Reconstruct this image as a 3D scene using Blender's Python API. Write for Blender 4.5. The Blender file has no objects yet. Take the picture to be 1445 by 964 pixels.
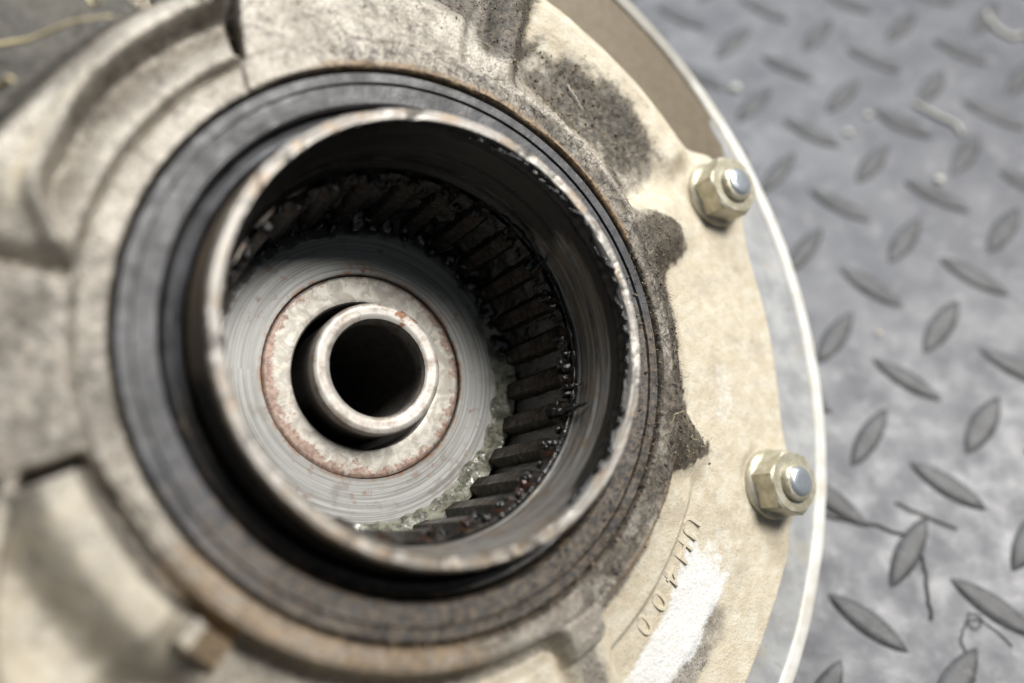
import bpy, bmesh, math, random
import numpy as np
from mathutils import Matrix, Vector, noise as mnoise

random.seed(7)
RNG = np.random.RandomState(7)
SC = bpy.context.scene
COL = SC.collection
MM = 0.001

# ------------------------------------------------------------------ camera
cd = bpy.data.cameras.new('camera')
cam = bpy.data.objects.new('camera', cd)
COL.objects.link(cam)
CAMROT = Matrix(((0.99843, 0.05602, 0.0), (-0.048538, 0.865075, -0.499289), (-0.02797, 0.498505, 0.866436)))
cam.matrix_world = Matrix.Translation(Vector((8.802, -65.467, 207.656)) * MM) @ CAMROT.to_4x4()
cd.sensor_width = 36.0
cd.lens = 1170.0 / 1445.0 * 36.0
cd.clip_start = 0.005
cd.clip_end = 50.0
cd.dof.use_dof = True
cd.dof.focus_distance = 0.159
cd.dof.aperture_fstop = 5.0
cd.dof.aperture_blades = 7
SC.camera = cam

# ------------------------------------------------------------------ world, lamps, exposure
w = bpy.data.worlds.new('World')
SC.world = w
w.use_nodes = True
bg = w.node_tree.nodes['Background']
bg.inputs[0].default_value = (0.80, 0.90, 1.0, 1)
bg.inputs[1].default_value = 0.10


def area(name, loc, target, size, size_y, power, color):
    ld = bpy.data.lights.new(name, 'AREA')
    ld.shape = 'RECTANGLE'
    ld.size = size
    ld.size_y = size_y
    ld.energy = power
    ld.color = color
    o = bpy.data.objects.new(name, ld)
    COL.objects.link(o)
    o.location = loc
    o.rotation_euler = (Vector(target) - Vector(loc)).to_track_quat('-Z', 'Y').to_euler()
    return o


area('workshop_lamp', (0.62, 0.26, 1.00), (0.0, 0.0, 0.08), 0.36, 0.36, 15.0, (1.0, 0.97, 0.92))
area('ceiling_lamp', (0.10, 1.25, 1.35), (0.05, 0.0, 0.05), 1.2, 0.5, 22.0, (0.93, 0.97, 1.0))

SC.view_settings.view_transform = 'Standard'
SC.view_settings.look = 'None'
SC.view_settings.exposure = 0.32
SC.view_settings.gamma = 1.0
SC.view_settings.use_curve_mapping = False
SC.render.engine = 'CYCLES'
SC.cycles.use_denoising = True
SC.cycles.max_bounces = 8
SC.cycles.caustics_reflective = False
SC.cycles.caustics_refractive = False


# ------------------------------------------------------------------ numpy helpers
def ss(a, b, x):
    t = np.clip((x - a) / (b - a), 0, 1)
    return t * t * (3 - 2 * t)


def _hash(ix, iy, iz, seed):
    h = (ix.astype(np.int64) * 374761393 + iy.astype(np.int64) * 668265263 + iz.astype(np.int64) * 2147483647 + seed * 974634777) & 0xFFFFFFFF
    h = ((h ^ (h >> 13)) * 1274126177) & 0xFFFFFFFF
    h = h ^ (h >> 16)
    return (h & 0xFFFF) / 65535.0


def vnoise(x, y, z, seed=0):
    x0, y0, z0 = np.floor(x), np.floor(y), np.floor(z)
    fx, fy, fz = x - x0, y - y0, z - z0
    fx, fy, fz = [f * f * f * (f * (f * 6 - 15) + 10) for f in (fx, fy, fz)]
    r = 0
    for dx in (0, 1):
        for dy in (0, 1):
            for dz in (0, 1):
                wgt = (fx if dx else 1 - fx) * (fy if dy else 1 - fy) * (fz if dz else 1 - fz)
                r = r + wgt * _hash(x0 + dx, y0 + dy, z0 + dz, seed)
    return r * 2 - 1


def fbm(x, y, z, scale, octs=4, seed=0, gain=0.5):
    r, a, f, tot = 0, 1.0, 1.0 / scale, 0
    for k in range(octs):
        r = r + a * vnoise(x * f + 17.3 * k, y * f - 9.1 * k, z * f + 3.7 * k, seed + k)
        tot += a
        a *= gain
        f *= 2.03
    return r / tot


def adiff(th, c):
    return (th - c + 180.0) % 360.0 - 180.0


# ------------------------------------------------------------------ node helpers
class NT:
    def __init__(self, name):
        self.m = bpy.data.materials.new(name)
        self.m.use_nodes = True
        self.t = self.m.node_tree
        self.t.nodes.clear()
        self.out = self.n('ShaderNodeOutputMaterial')
        self.b = self.n('ShaderNodeBsdfPrincipled')
        self.l(self.b.outputs[0], self.out.inputs['Surface'])
        tc = self.n('ShaderNodeTexCoord')
        vm = self.n('ShaderNodeVectorMath')
        vm.operation = 'SCALE'
        self.l(tc.outputs['Object'], vm.inputs[0])
        vm.inputs['Scale'].default_value = 1000.0
        self.p = vm.outputs[0]          # object space, millimetres

    def n(self, t):
        return self.t.nodes.new(t)

    def l(self, a, b):
        self.t.links.new(a, b)

    def put(self, sock, v):
        if isinstance(v, bpy.types.NodeSocket):
            self.l(v, sock)
        elif isinstance(v, (tuple, list)):
            sock.default_value = tuple(v) + ((1,) if len(v) == 3 and sock.type == 'RGBA' else ())
        else:
            sock.default_value = v

    def set(self, **k):
        for a, v in k.items():
            self.put(self.b.inputs[a.replace('_', ' ')], v)

    def noise(self, mm, detail=4, rough=0.55, vec=None, dist=0.0):
        x = self.n('ShaderNodeTexNoise')
        self.l(vec or self.p, x.inputs['Vector'])
        x.inputs['Scale'].default_value = 1.0 / mm
        x.inputs['Detail'].default_value = detail
        x.inputs['Roughness'].default_value = rough
        x.inputs['Distortion'].default_value = dist
        return x.outputs[0]

    def voro(self, mm, feature='F1', vec=None, rnd=1.0):
        x = self.n('ShaderNodeTexVoronoi')
        x.feature = feature
        self.l(vec or self.p, x.inputs['Vector'])
        x.inputs['Scale'].default_value = 1.0 / mm
        x.inputs['Randomness'].default_value = rnd
        return x.outputs['Distance']

    def sstep(self, v, a, b, lo=0.0, hi=1.0):
        x = self.n('ShaderNodeMapRange')
        x.interpolation_type = 'SMOOTHSTEP'
        self.put(x.inputs[0], v)
        x.inputs[1].default_value, x.inputs[2].default_value = a, b
        x.inputs[3].default_value, x.inputs[4].default_value = lo, hi
        return x.outputs[0]

    def math(self, op, a, b=0.0):
        x = self.n('ShaderNodeMath')
        x.operation = op
        self.put(x.inputs[0], a)
        self.put(x.inputs[1], b)
        return x.outputs[0]

    def mix(self, f, a, b, mode='MIX'):
        x = self.n('ShaderNodeMix')
        x.data_type = 'RGBA'
        x.blend_type = mode
        self.put(x.inputs[0], f)
        self.put(x.inputs[6], a)
        self.put(x.inputs[7], b)
        return x.outputs[2]

    def attr(self, name):
        x = self.n('ShaderNodeAttribute')
        x.attribute_name = name
        return x.outputs['Fac']

    def warp(self, mm, amt):
        x = self.n('ShaderNodeTexNoise')
        self.l(self.p, x.inputs['Vector'])
        x.inputs['Scale'].default_value = 1.0 / mm
        v = self.n('ShaderNodeVectorMath')
        v.operation = 'MULTIPLY_ADD'
        self.l(x.outputs['Color'], v.inputs[0])
        v.inputs[1].default_value = (amt, amt, amt)
        self.l(self.p, v.inputs[2])
        return v.outputs[0]

    def polar(self, kr=1.0, ka=1.0, kz=1.0):
        """vector (radius, angle, height) for machining marks that run round the axis"""
        s = self.n('ShaderNodeSeparateXYZ')
        self.l(self.p, s.inputs[0])
        r = self.math('SQRT', self.math('ADD', self.math('MULTIPLY', s.outputs[0], s.outputs[0]), self.math('MULTIPLY', s.outputs[1], s.outputs[1])))
        a = self.math('ARCTAN2', s.outputs[1], s.outputs[0])
        c = self.n('ShaderNodeCombineXYZ')
        self.l(self.math('MULTIPLY', r, kr), c.inputs[0])
        self.l(self.math('MULTIPLY', a, ka), c.inputs[1])
        self.l(self.math('MULTIPLY', s.outputs[2], kz), c.inputs[2])
        return c.outputs[0], r, a, s.outputs[2]

    def bump(self, h, strength=0.5, dist_mm=0.3):
        x = self.n('ShaderNodeBump')
        x.inputs['Strength'].default_value = strength
        x.inputs['Distance'].default_value = dist_mm * MM
        self.l(h, x.inputs['Height'])
        self.l(x.outputs[0], self.b.inputs['Normal'])


MAT = {}


def build_materials():
    # cast aluminium housing: paint-grey metal, dry sand, greasy dirt with painted shade, highlights painted white
    k = NT('cast_aluminium')
    n1, n2, n3 = k.noise(9, 5), k.noise(1.1, 4, 0.65), k.noise(0.48, 3, 0.6)
    base = k.mix(k.sstep(n1, .35, .65), (.29, .258, .215), (.455, .415, .355))
    base = k.mix(k.sstep(k.noise(4.2, 6, .68), .47, .66, 0, .5), base, (.165, .138, .108))
    base = k.mix(k.sstep(k.noise(16, 4, .6), .50, .68, 0, .3), base, (.20, .172, .14))
    base = k.mix(k.sstep(n3, .53, .66, 0, .68), base, (.10, .082, .066))
    base = k.mix(k.sstep(n2, .56, .70, 0, .6), base, (.14, .115, .09))
    base = k.mix(k.sstep(n3, .32, .44, .5, 0), base, (.68, .64, .57))
    cr = k.voro(5.5, 'DISTANCE_TO_EDGE', k.warp(2.2, 3.4))
    crm = k.math('MULTIPLY', k.sstep(cr, .008, .028, 1, 0), k.sstep(k.noise(6, 3), .46, .56))
    base = k.mix(k.math('MULTIPLY', crm, .75), base, (.06, .05, .045))
    tan = k.sstep(k.math('ADD', k.attr('tan'), k.math('MULTIPLY', k.math('SUBTRACT', k.noise(5, 5, .6), .5), .9)), .25, .75)
    tcol = k.mix(k.sstep(k.noise(3.5, 5, .6), .35, .7), (.55, .48, .355), (.64, .59, .48))
    tcol = k.mix(k.sstep(k.noise(8, 6, .65), .50, .66, 0, .7), tcol, (.43, .375, .29))
    tcol = k.mix(k.sstep(k.noise(3.0, 6, .7), .56, .70, 0, .6), tcol, (.50, .39, .24))
    tcol = k.mix(k.sstep(n3, .56, .70, 0, .5), tcol, (.36, .28, .18))
    c = k.mix(k.math('MULTIPLY', tan, .94), base, tcol)
    gr = k.math('ADD', k.math('ADD', k.attr('grime_shade'), k.math('MULTIPLY', k.math('SUBTRACT', k.noise(2.2, 6, .7), .5), 1.3)), k.math('MULTIPLY', k.math('SUBTRACT', k.noise(7.5, 4, .6), .5), .7))
    gm = k.sstep(gr, .16, .76)
    gcol = k.mix(k.sstep(k.noise(1.3, 5, .7), .38, .68), (.032, .027, .021), (.145, .116, .082))
    gcol = k.mix(k.sstep(n3, .62, .74, 0, .8), gcol, (.36, .31, .25))
    gcol = k.mix(k.math('MULTIPLY', k.sstep(k.attr('grime_shade'), 1.0, 1.2), .8), gcol, k.mix(k.sstep(k.noise(2.5, 5), .4, .62), (.016, .015, .012), (.055, .050, .037)))
    c = k.mix(k.math('MULTIPLY', gm, .93), c, gcol)
    br = k.sstep(k.math('ADD', k.attr('rust'), k.math('MULTIPLY', k.math('SUBTRACT', k.noise(1.6, 6, .7), .5), 1.0)), .32, .75)
    c = k.mix(k.math('MULTIPLY', br, .85), c, k.mix(k.sstep(n2, .4, .6), (.16, .10, .055), (.36, .25, .14)))
    glare = k.sstep(k.math('ADD', k.attr('painted_glare'), k.math('MULTIPLY', k.math('SUBTRACT', k.noise(1.0, 7, .8), .5), 1.6)), .36, .84)
    c = k.mix(k.math('MULTIPLY', glare, .86), c, k.mix(k.sstep(n3, .54, .66, 0, .7), (.78, .78, .765), (.58, .55, .49)))
    dry = k.math('MAXIMUM', k.math('MAXIMUM', tan, gm), br)
    k.set(Base_Color=c, Metallic=k.sstep(dry, 0, .6, .22, 0), Roughness=k.mix(dry, (.47,) * 3, (.60,) * 3))
    h = k.math('ADD', k.math('MULTIPLY', n2, .6), k.math('MULTIPLY', n3, .45))
    k.bump(h, .9, .36)
    MAT['cast'] = k.m

    # zinc-grey flange plate and its bright machined edge
    k = NT('flange_metal')
    mud = k.sstep(k.math('ADD', k.attr('mud'), k.math('MULTIPLY', k.math('SUBTRACT', k.noise(5, 5), .5), .7)), .3, .7)
    c = k.mix(k.sstep(k.noise(7, 5), .35, .7), (.335, .34, .348), (.48, .483, .482))
    c = k.mix(k.sstep(k.noise(.8, 4), .60, .72, 0, .5), c, (.5, .46, .38))
    c = k.mix(k.sstep(k.noise(3.2, 6, .7), .54, .70, 0, .6), c, (.27, .265, .255))
    c = k.mix(k.sstep(k.noise(10, 5, .65), .52, .68, 0, .5), c, (.44, .40, .32))
    c = k.mix(mud, c, k.mix(k.noise(2, 4), (.115, .092, .062), (.20, .165, .115)))
    k.set(Base_Color=c, Metallic=.25, Roughness=.5)
    k.bump(k.noise(.7, 4), .35, .15)
    MAT['flange'] = k.m
    k = NT('bright_edge')
    c = k.mix(k.sstep(k.noise(6, 5), .4, .7), (.78, .77, .73), (.66, .62, .54))
    c = k.mix(k.math('MULTIPLY', k.attr('mud'), .85), c, (.27, .25, .215))
    k.set(Base_Color=c, Metallic=.1, Roughness=.45)
    k.bump(k.noise(.8, 4), .3, .12)
    MAT['edge'] = k.m

    # worn steel sleeve: machined bands, rust, grease film carrying some painted shade
    k = NT('sleeve_steel')
    vec, r, a, z = k.polar(1.0, 6.0, 1.0)
    v2, _, _, _ = k.polar(3.0, 2.0, 2.6)
    band = k.noise(1.0, 4, .6, v2)
    c = k.mix(k.sstep(band, .35, .65), (.13, .12, .11), (.38, .36, .33))
    pt = k.noise(4.5, 6, .65)
    c = k.mix(k.sstep(pt, .48, .66, 0, .62), c, (.25, .175, .11))
    c = k.mix(k.sstep(k.noise(1.4, 6, .7, vec), .54, .68, 0, .8), c, (.075, .062, .05))
    gm = k.sstep(k.math('ADD', k.attr('grease'), k.math('MULTIPLY', k.math('SUBTRACT', k.noise(2.6, 6, .65, vec), .5), .8)), .4, .62)
    bm_ = k.sstep(k.math('ADD', k.attr('brown'), k.math('MULTIPLY', k.math('SUBTRACT', k.noise(2.0, 6, .7), .5), 1.1)), .35, .65)
    c = k.mix(k.math('MULTIPLY', bm_, .9), c, k.mix(k.noise(1.2, 5), (.10, .075, .05), (.24, .18, .115)))
    c = k.mix(gm, c, (.012, .011, .009))
    k.set(Base_Color=c, Metallic=k.math('MULTIPLY', k.math('SUBTRACT', 1.0, gm), .6), Roughness=k.mix(gm, (.44,) * 3, (.22,) * 3))
    k.bump(k.math('ADD', k.math('MULTIPLY', band, .5), k.noise(.9, 5, .65)), .45, .2)
    MAT['sleeve'] = k.m

    # oily gear steel
    k = NT('gear_steel')
    oi = k.n('ShaderNodeObjectInfo')
    n = k.noise(1.5, 5, .6)
    c = k.mix(k.sstep(n, .4, .65), (.013, .0115, .010), (.060, .050, .040))
    c = k.mix(k.sstep(k.noise(3.0, 4), .55, .68, 0, .7), c, (.085, .035, .018))
    k.set(Base_Color=c, Metallic=.55, Roughness=k.sstep(k.noise(2, 4), .3, .7, .24, .42))
    k.bump(k.noise(1.0, 5, .6), .35, .2)
    MAT['gear'] = k.m

    # turned disc at the bottom: circular scratches, faint stain
    k = NT('turned_disc')
    v2, r, a, z = k.polar(7.0, .9, 0.0)
    v3, _, _, _ = k.polar(2.2, .6, 0.0)
    scr, scr2 = k.noise(1.0, 3, .6, v2), k.noise(1.0, 4, .6, v3)
    c = k.mix(k.sstep(scr2, .32, .68), (.20, .20, .19), (.39, .393, .375))
    c = k.mix(k.sstep(scr, .54, .66, 0, .6), c, (.54, .54, .52))
    c = k.mix(k.sstep(scr, .32, .45, .7, 0), c, (.13, .125, .115))
    c = k.mix(k.sstep(k.noise(5, 5, .6), .55, .68, 0, .45), c, (.15, .125, .10))
    c = k.mix(k.math('MULTIPLY', k.sstep(k.noise(2.0, 5, .65), .56, .66), k.sstep(k.noise(9, 2), .48, .6)), c, (.23, .16, .13))
    ru = k.math('MULTIPLY', k.attr('rust'), k.sstep(k.noise(1.7, 5, .65), .42, .6))
    c = k.mix(ru, c, (.26, .12, .05))
    c = k.mix(k.sstep(k.math('ADD', k.attr('grease'), k.math('MULTIPLY', k.math('SUBTRACT', k.noise(1.8, 5, .65), .5), .9)), .42, .75, 0, .9), c, (.03, .027, .02))
    k.set(Base_Color=c, Metallic=.25, Roughness=k.sstep(scr, .3, .7, .42, .58))
    k.bump(k.math('ADD', scr, k.math('MULTIPLY', scr2, .5)), .35, .08)
    MAT['disc'] = k.m

    # washer: pale corroded steel with red-brown patches towards the rims
    k = NT('rusty_washer')
    c = k.mix(k.sstep(k.noise(3, 5, .6, None, 1.0), .38, .64), (.34, .318, .28), (.57, .54, .485))
    c = k.mix(k.sstep(k.noise(1.6, 6, .7), .54, .66, 0, .75), c, (.36, .30, .235))
    ru = k.sstep(k.math('ADD', k.attr('rust'), k.math('MULTIPLY', k.math('SUBTRACT', k.noise(3.0, 7, .72), .5), 2.7)), .50, .74)
    c = k.mix(k.math('MULTIPLY', ru, .86), c, k.mix(k.sstep(k.noise(.8, 4), .4, .6), (.17, .095, .07), (.30, .20, .155)))
    k.set(Base_Color=c, Metallic=.35, Roughness=.5)
    k.bump(k.noise(1.2, 6, .65), .3, .12)
    MAT['washer'] = k.m

    k = NT('pinion_steel')
    c = k.mix(k.sstep(k.noise(2.6, 6, .65), .42, .66), (.50, .475, .44), (.30, .265, .225))
    ru = k.math('MULTIPLY', k.sstep(k.noise(2.2, 5, .65), .50, .62), k.attr('rust'))
    c = k.mix(k.math('MULTIPLY', ru, .8), c, (.22, .10, .045))
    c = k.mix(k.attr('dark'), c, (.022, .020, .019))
    k.set(Base_Color=c, Metallic=.35, Roughness=.45)
    k.bump(k.noise(1.0, 5), .2, .1)
    MAT['pinion'] = k.m

    # rubber seal and the steel ring inside it, ring's shade painted dark
    k = NT('seal_rubber')
    v2, r, a, z = k.polar(2.0, 1.2, 0.0)
    st = k.noise(1.0, 5, .6, v2)
    c = k.mix(k.sstep(k.noise(5, 5, .6), .35, .68), (.017, .0172, .020), (.050, .050, .056))
    c = k.mix(k.sstep(st, .55, .75, 0, .5), c, (.20, .20, .205))
    dm = k.sstep(k.math('ADD', k.attr('mud'), k.math('MULTIPLY', k.math('SUBTRACT', k.noise(2.4, 6, .7), .5), 1.2)), .40, .80)
    c = k.mix(k.attr('sleeve_shade'), c, (.018, .017, .016))
    c = k.mix(k.math('MULTIPLY', dm, .75), c, k.mix(k.sstep(k.noise(1.2, 6, .7), .42, .62), (.032, .028, .024), (.15, .11, .07)))
    k.set(Base_Color=c, Roughness=k.sstep(k.noise(3, 4), .3, .7, .32, .52))
    k.bump(k.math('ADD', k.noise(.7, 5, .65), k.math('MULTIPLY', st, .5)), .45, .16)
    MAT['seal'] = k.m
    k = NT('dark_gap')  # near-black for gap floors, depth shade put into the colour
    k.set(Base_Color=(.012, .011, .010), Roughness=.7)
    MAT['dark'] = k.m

    # bolts
    k = NT('nut_zinc')
    n = k.noise(3, 5)
    c = k.mix(k.sstep(n, .38, .66), (.40, .37, .27), (.56, .53, .44))
    c = k.mix(k.sstep(k.noise(1.3, 6, .7), .50, .66, 0, .7), c, (.60, .53, .39))
    c = k.mix(k.sstep(k.noise(.6, 4), .6, .75, 0, .6), c, (.20, .16, .10))
    k.set(Base_Color=c, Metallic=.45, Roughness=.42)
    k.bump(k.noise(.8, 5), .3, .12)
    MAT['nut'] = k.m
    k = NT('stud_zinc')
    k.set(Base_Color=k.mix(k.noise(1.6, 4), (.50, .55, .60), (.66, .70, .74)), Metallic=.8, Roughness=.32)
    k.bump(k.noise(.9, 4), .25, .1)
    MAT['stud'] = k.m

    # greases
    k = NT('black_grease')
    k.set(Base_Color=(.008, .0075, .007), Roughness=.075, Specular_IOR_Level=.75)
    k.bump(k.noise(.7, 5, .6), .6, .3)
    MAT['grease'] = k.m
    k = NT('rusty_grease')
    k.set(Base_Color=k.mix(k.sstep(k.noise(1.5, 4), .42, .6), (.010, .008, .007), (.042, .013, .008)), Roughness=.14, Specular_IOR_Level=.6)
    k.bump(k.noise(.7, 5, .6), .6, .3)
    MAT['rusty'] = k.m
    k = NT('pale_grease')
    c = k.mix(k.sstep(k.noise(2.4, 4, .55), .36, .64), (.10, .096, .070), (.27, .27, .21))
    c = k.mix(k.sstep(k.noise(1.8, 5, .65), .50, .68, 0, .8), c, (.05, .044, .03))
    k.set(Base_Color=c, Roughness=k.sstep(k.noise(2.0, 4), .4, .6, .2, .45), Specular_IOR_Level=.6, Coat_Weight=.25, Coat_Roughness=.08)
    k.bump(k.noise(1.0, 4, .55, None, 1.2), .4, .4)
    MAT['pale'] = k.m

    # dry dirt, straw
    k = NT('dry_dirt')
    oi = k.noise(1.4, 4)
    k.set(Base_Color=k.mix(k.sstep(oi, .4, .62), (.05, .041, .033), (.22, .17, .115)), Roughness=.9)
    MAT['dirt'] = k.m
    k = NT('dark_fibre')
    k.set(Base_Color=(.04, .034, .028), Roughness=.85)
    MAT['fibre'] = k.m
    k = NT('grey_fibre')
    k.set(Base_Color=(.085, .08, .074), Roughness=.85)
    MAT['greyfibre'] = k.m
    k = NT('dry_straw')
    k.set(Base_Color=k.mix(k.noise(3, 3), (.50, .40, .20), (.62, .54, .34)), Roughness=.7)
    MAT['straw'] = k.m
    k = NT('pale_straw')
    k.set(Base_Color=k.mix(k.noise(3, 3), (.44, .43, .38), (.60, .585, .53)), Roughness=.7)
    MAT['palestraw'] = k.m

    # tread mat
    k = NT('mat_dusty')
    c = k.mix(k.sstep(k.noise(22, 6, .62), .34, .66), (.080, .082, .094), (.132, .133, .144))
    c = k.mix(k.sstep(k.noise(6, 6, .65), .52, .70, 0, .5), c, (.26, .258, .262))
    c = k.mix(k.sstep(k.noise(4, 5, .65), .30, .42, .5, 0), c, (.12, .122, .13))
    ln = k.voro(30, 'DISTANCE_TO_EDGE', k.warp(14, 16))
    c = k.mix(k.math('MULTIPLY', k.sstep(ln, .004, .012, 1, 0), k.sstep(k.noise(24, 2), .5, .6, 0, .6)), c, (.07, .068, .066))
    c = k.mix(k.sstep(k.noise(.9, 4), .66, .74, 0, .6), c, (.42, .40, .36))
    k.set(Base_Color=c, Roughness=k.sstep(k.noise(9, 5), .3, .7, .38, .6), Specular_IOR_Level=.5)
    k.bump(k.math('ADD', k.noise(4, 5, .6), k.math('MULTIPLY', k.noise(.7, 3), .35)), .35, .35)
    MAT['mat'] = k.m
    k = NT('lug_rubber')
    oi = k.n('ShaderNodeObjectInfo')
    va = k.n('ShaderNodeVectorMath')
    va.operation = 'ADD'
    k.l(k.p, va.inputs[0])
    k.l(k.math('MULTIPLY', oi.outputs['Random'], 400.0), va.inputs[1])
    k.p = va.outputs[0]
    c = k.mix(k.sstep(k.noise(5.0, 5, .65), .35, .68), (.048, .048, .050), (.088, .088, .091))
    c = k.mix(k.sstep(k.noise(2.0, 6, .72), .56, .70, 0, .6), c, (.20, .197, .195))
    k.set(Base_Color=c, Roughness=.55)
    k.bump(k.noise(.9, 5, .65), .4, .2)
    MAT['lug'] = k.m


build_materials()


# ------------------------------------------------------------------ mesh helpers (input in millimetres)
def link(name, me, mat, parent=None, loc=None, rot=None):
    o = bpy.data.objects.new(name, me)
    COL.objects.link(o)
    if mat and not me.materials:
        me.materials.append(MAT[mat] if isinstance(mat, str) else mat)
    if parent:
        o.parent = parent
    if loc is not None:
        o.location = Vector(loc) * MM
    if rot is not None:
        o.rotation_euler = rot
    return o


def mesh_np(name, V, F, smooth=None):
    me = bpy.data.meshes.new(name)
    V = np.asarray(V, dtype=np.float64) * MM
    F = np.asarray(F, dtype=np.int32)
    nf, k = F.shape
    me.vertices.add(len(V))
    me.vertices.foreach_set('co', V.astype(np.float32).ravel())
    me.loops.add(nf * k)
    me.loops.foreach_set('vertex_index', F.ravel())
    me.polygons.add(nf)
    me.polygons.foreach_set('loop_start', np.arange(0, nf * k, k, dtype=np.int32))
    me.update(calc_edges=True)
    me.validate()
    if smooth is not None:
        me.shade_smooth()
        if smooth < 180:
            me.set_sharp_from_angle(angle=math.radians(smooth))
    return me


def fattr(me, name, arr):
    a = me.attributes.new(name, 'FLOAT', 'POINT')
    a.data.foreach_set('value', np.asarray(arr, dtype=np.float32).ravel())


def grid_faces(nr, nt, wrap):
    """rows run outwards (nr), columns round (nt)"""
    j = np.arange(nt if wrap else nt - 1)
    i = np.arange(nr - 1)
    I, J = np.meshgrid(i, j, indexing='ij')
    J2 = (J + 1) % nt
    return np.stack([I * nt + J, (I + 1) * nt + J, (I + 1) * nt + J2, I * nt + J2], -1).reshape(-1, 4)


def dense(prof, step):
    out = [prof[0]]
    for a, b in zip(prof[:-1], prof[1:]):
        n = max(1, int(math.hypot(b[0] - a[0], b[1] - a[1]) / step))
        for q in range(1, n + 1):
            out.append((a[0] + (b[0] - a[0]) * q / n, a[1] + (b[1] - a[1]) * q / n))
    return out


def lathe(name, prof, seg=360, step=None, disp=None, smooth=35):
    """prof goes outwards on top faces so that normals face up and out"""
    if step:
        prof = dense(prof, step)
    P = np.array(prof)
    th = np.linspace(0, 2 * np.pi, seg + 1)[:-1]
    Rr = np.repeat(P[:, :1], seg, 1)
    Z = np.repeat(P[:, 1:], seg, 1)
    T = np.repeat(th[None], len(P), 0)
    if disp:
        dr, dz = disp(Rr, np.degrees(T), Z)
        Rr, Z = Rr + dr, Z + dz
    V = np.stack([Rr * np.cos(T), Rr * np.sin(T), Z], -1).reshape(-1, 3)
    me = mesh_np(name, V, grid_faces(len(P), seg, True), smooth)
    return me, Rr, np.degrees(T), Z, V


def tube_mesh(name, pts, rad, sides=6, taper=None):
    pts = [Vector(p) for p in pts]
    V, F = [], []
    up = Vector((0.13, 0.21, 0.97)).normalized()
    for i, p in enumerate(pts):
        d = (pts[min(i + 1, len(pts) - 1)] - pts[max(i - 1, 0)]).normalized()
        a = d.cross(up)
        if a.length < 1e-3:
            a = d.cross(Vector((1, 0, 0)))
        a.normalize()
        b = d.cross(a)
        r = rad * (taper[i] if taper else 1.0)
        for s in range(sides):
            q = 2 * math.pi * s / sides
            V.append(p + a * (r * math.cos(q)) + b * (r * math.sin(q)))
    for i in range(len(pts) - 1):
        for s in range(sides):
            t = (s + 1) % sides
            F.append((i * sides + s, i * sides + t, (i + 1) * sides + t, (i + 1) * sides + s))
    n = len(V)
    V += [pts[0], pts[-1]]
    for s in range(sides):
        t = (s + 1) % sides
        F.append((n, t, s, s))
        F.append((n + 1, (len(pts) - 1) * sides + s, (len(pts) - 1) * sides + t, (len(pts) - 1) * sides + t))
    me = bpy.data.meshes.new(name)
    me.from_pydata([tuple(v * MM) for v in V], [], [tuple(dict.fromkeys(f)) for f in F])
    me.shade_smooth()
    return me


def wander(pts, n, jit, seed):
    """a smooth bent line through the given points"""
    rs = np.random.RandomState(seed)
    P = np.array(pts, float)
    d = np.r_[0, np.cumsum(np.linalg.norm(np.diff(P, axis=0), axis=1))]
    s = np.linspace(0, d[-1], n)
    Q = np.stack([np.interp(s, d, P[:, k]) for k in range(3)], 1)
    for _ in range(2):
        Q[1:-1] = .5 * Q[1:-1] + .25 * (Q[:-2] + Q[2:])
    Q[1:-1, :2] += rs.normal(0, jit, (n - 2, 2))
    return [tuple(q) for q in Q]


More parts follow.
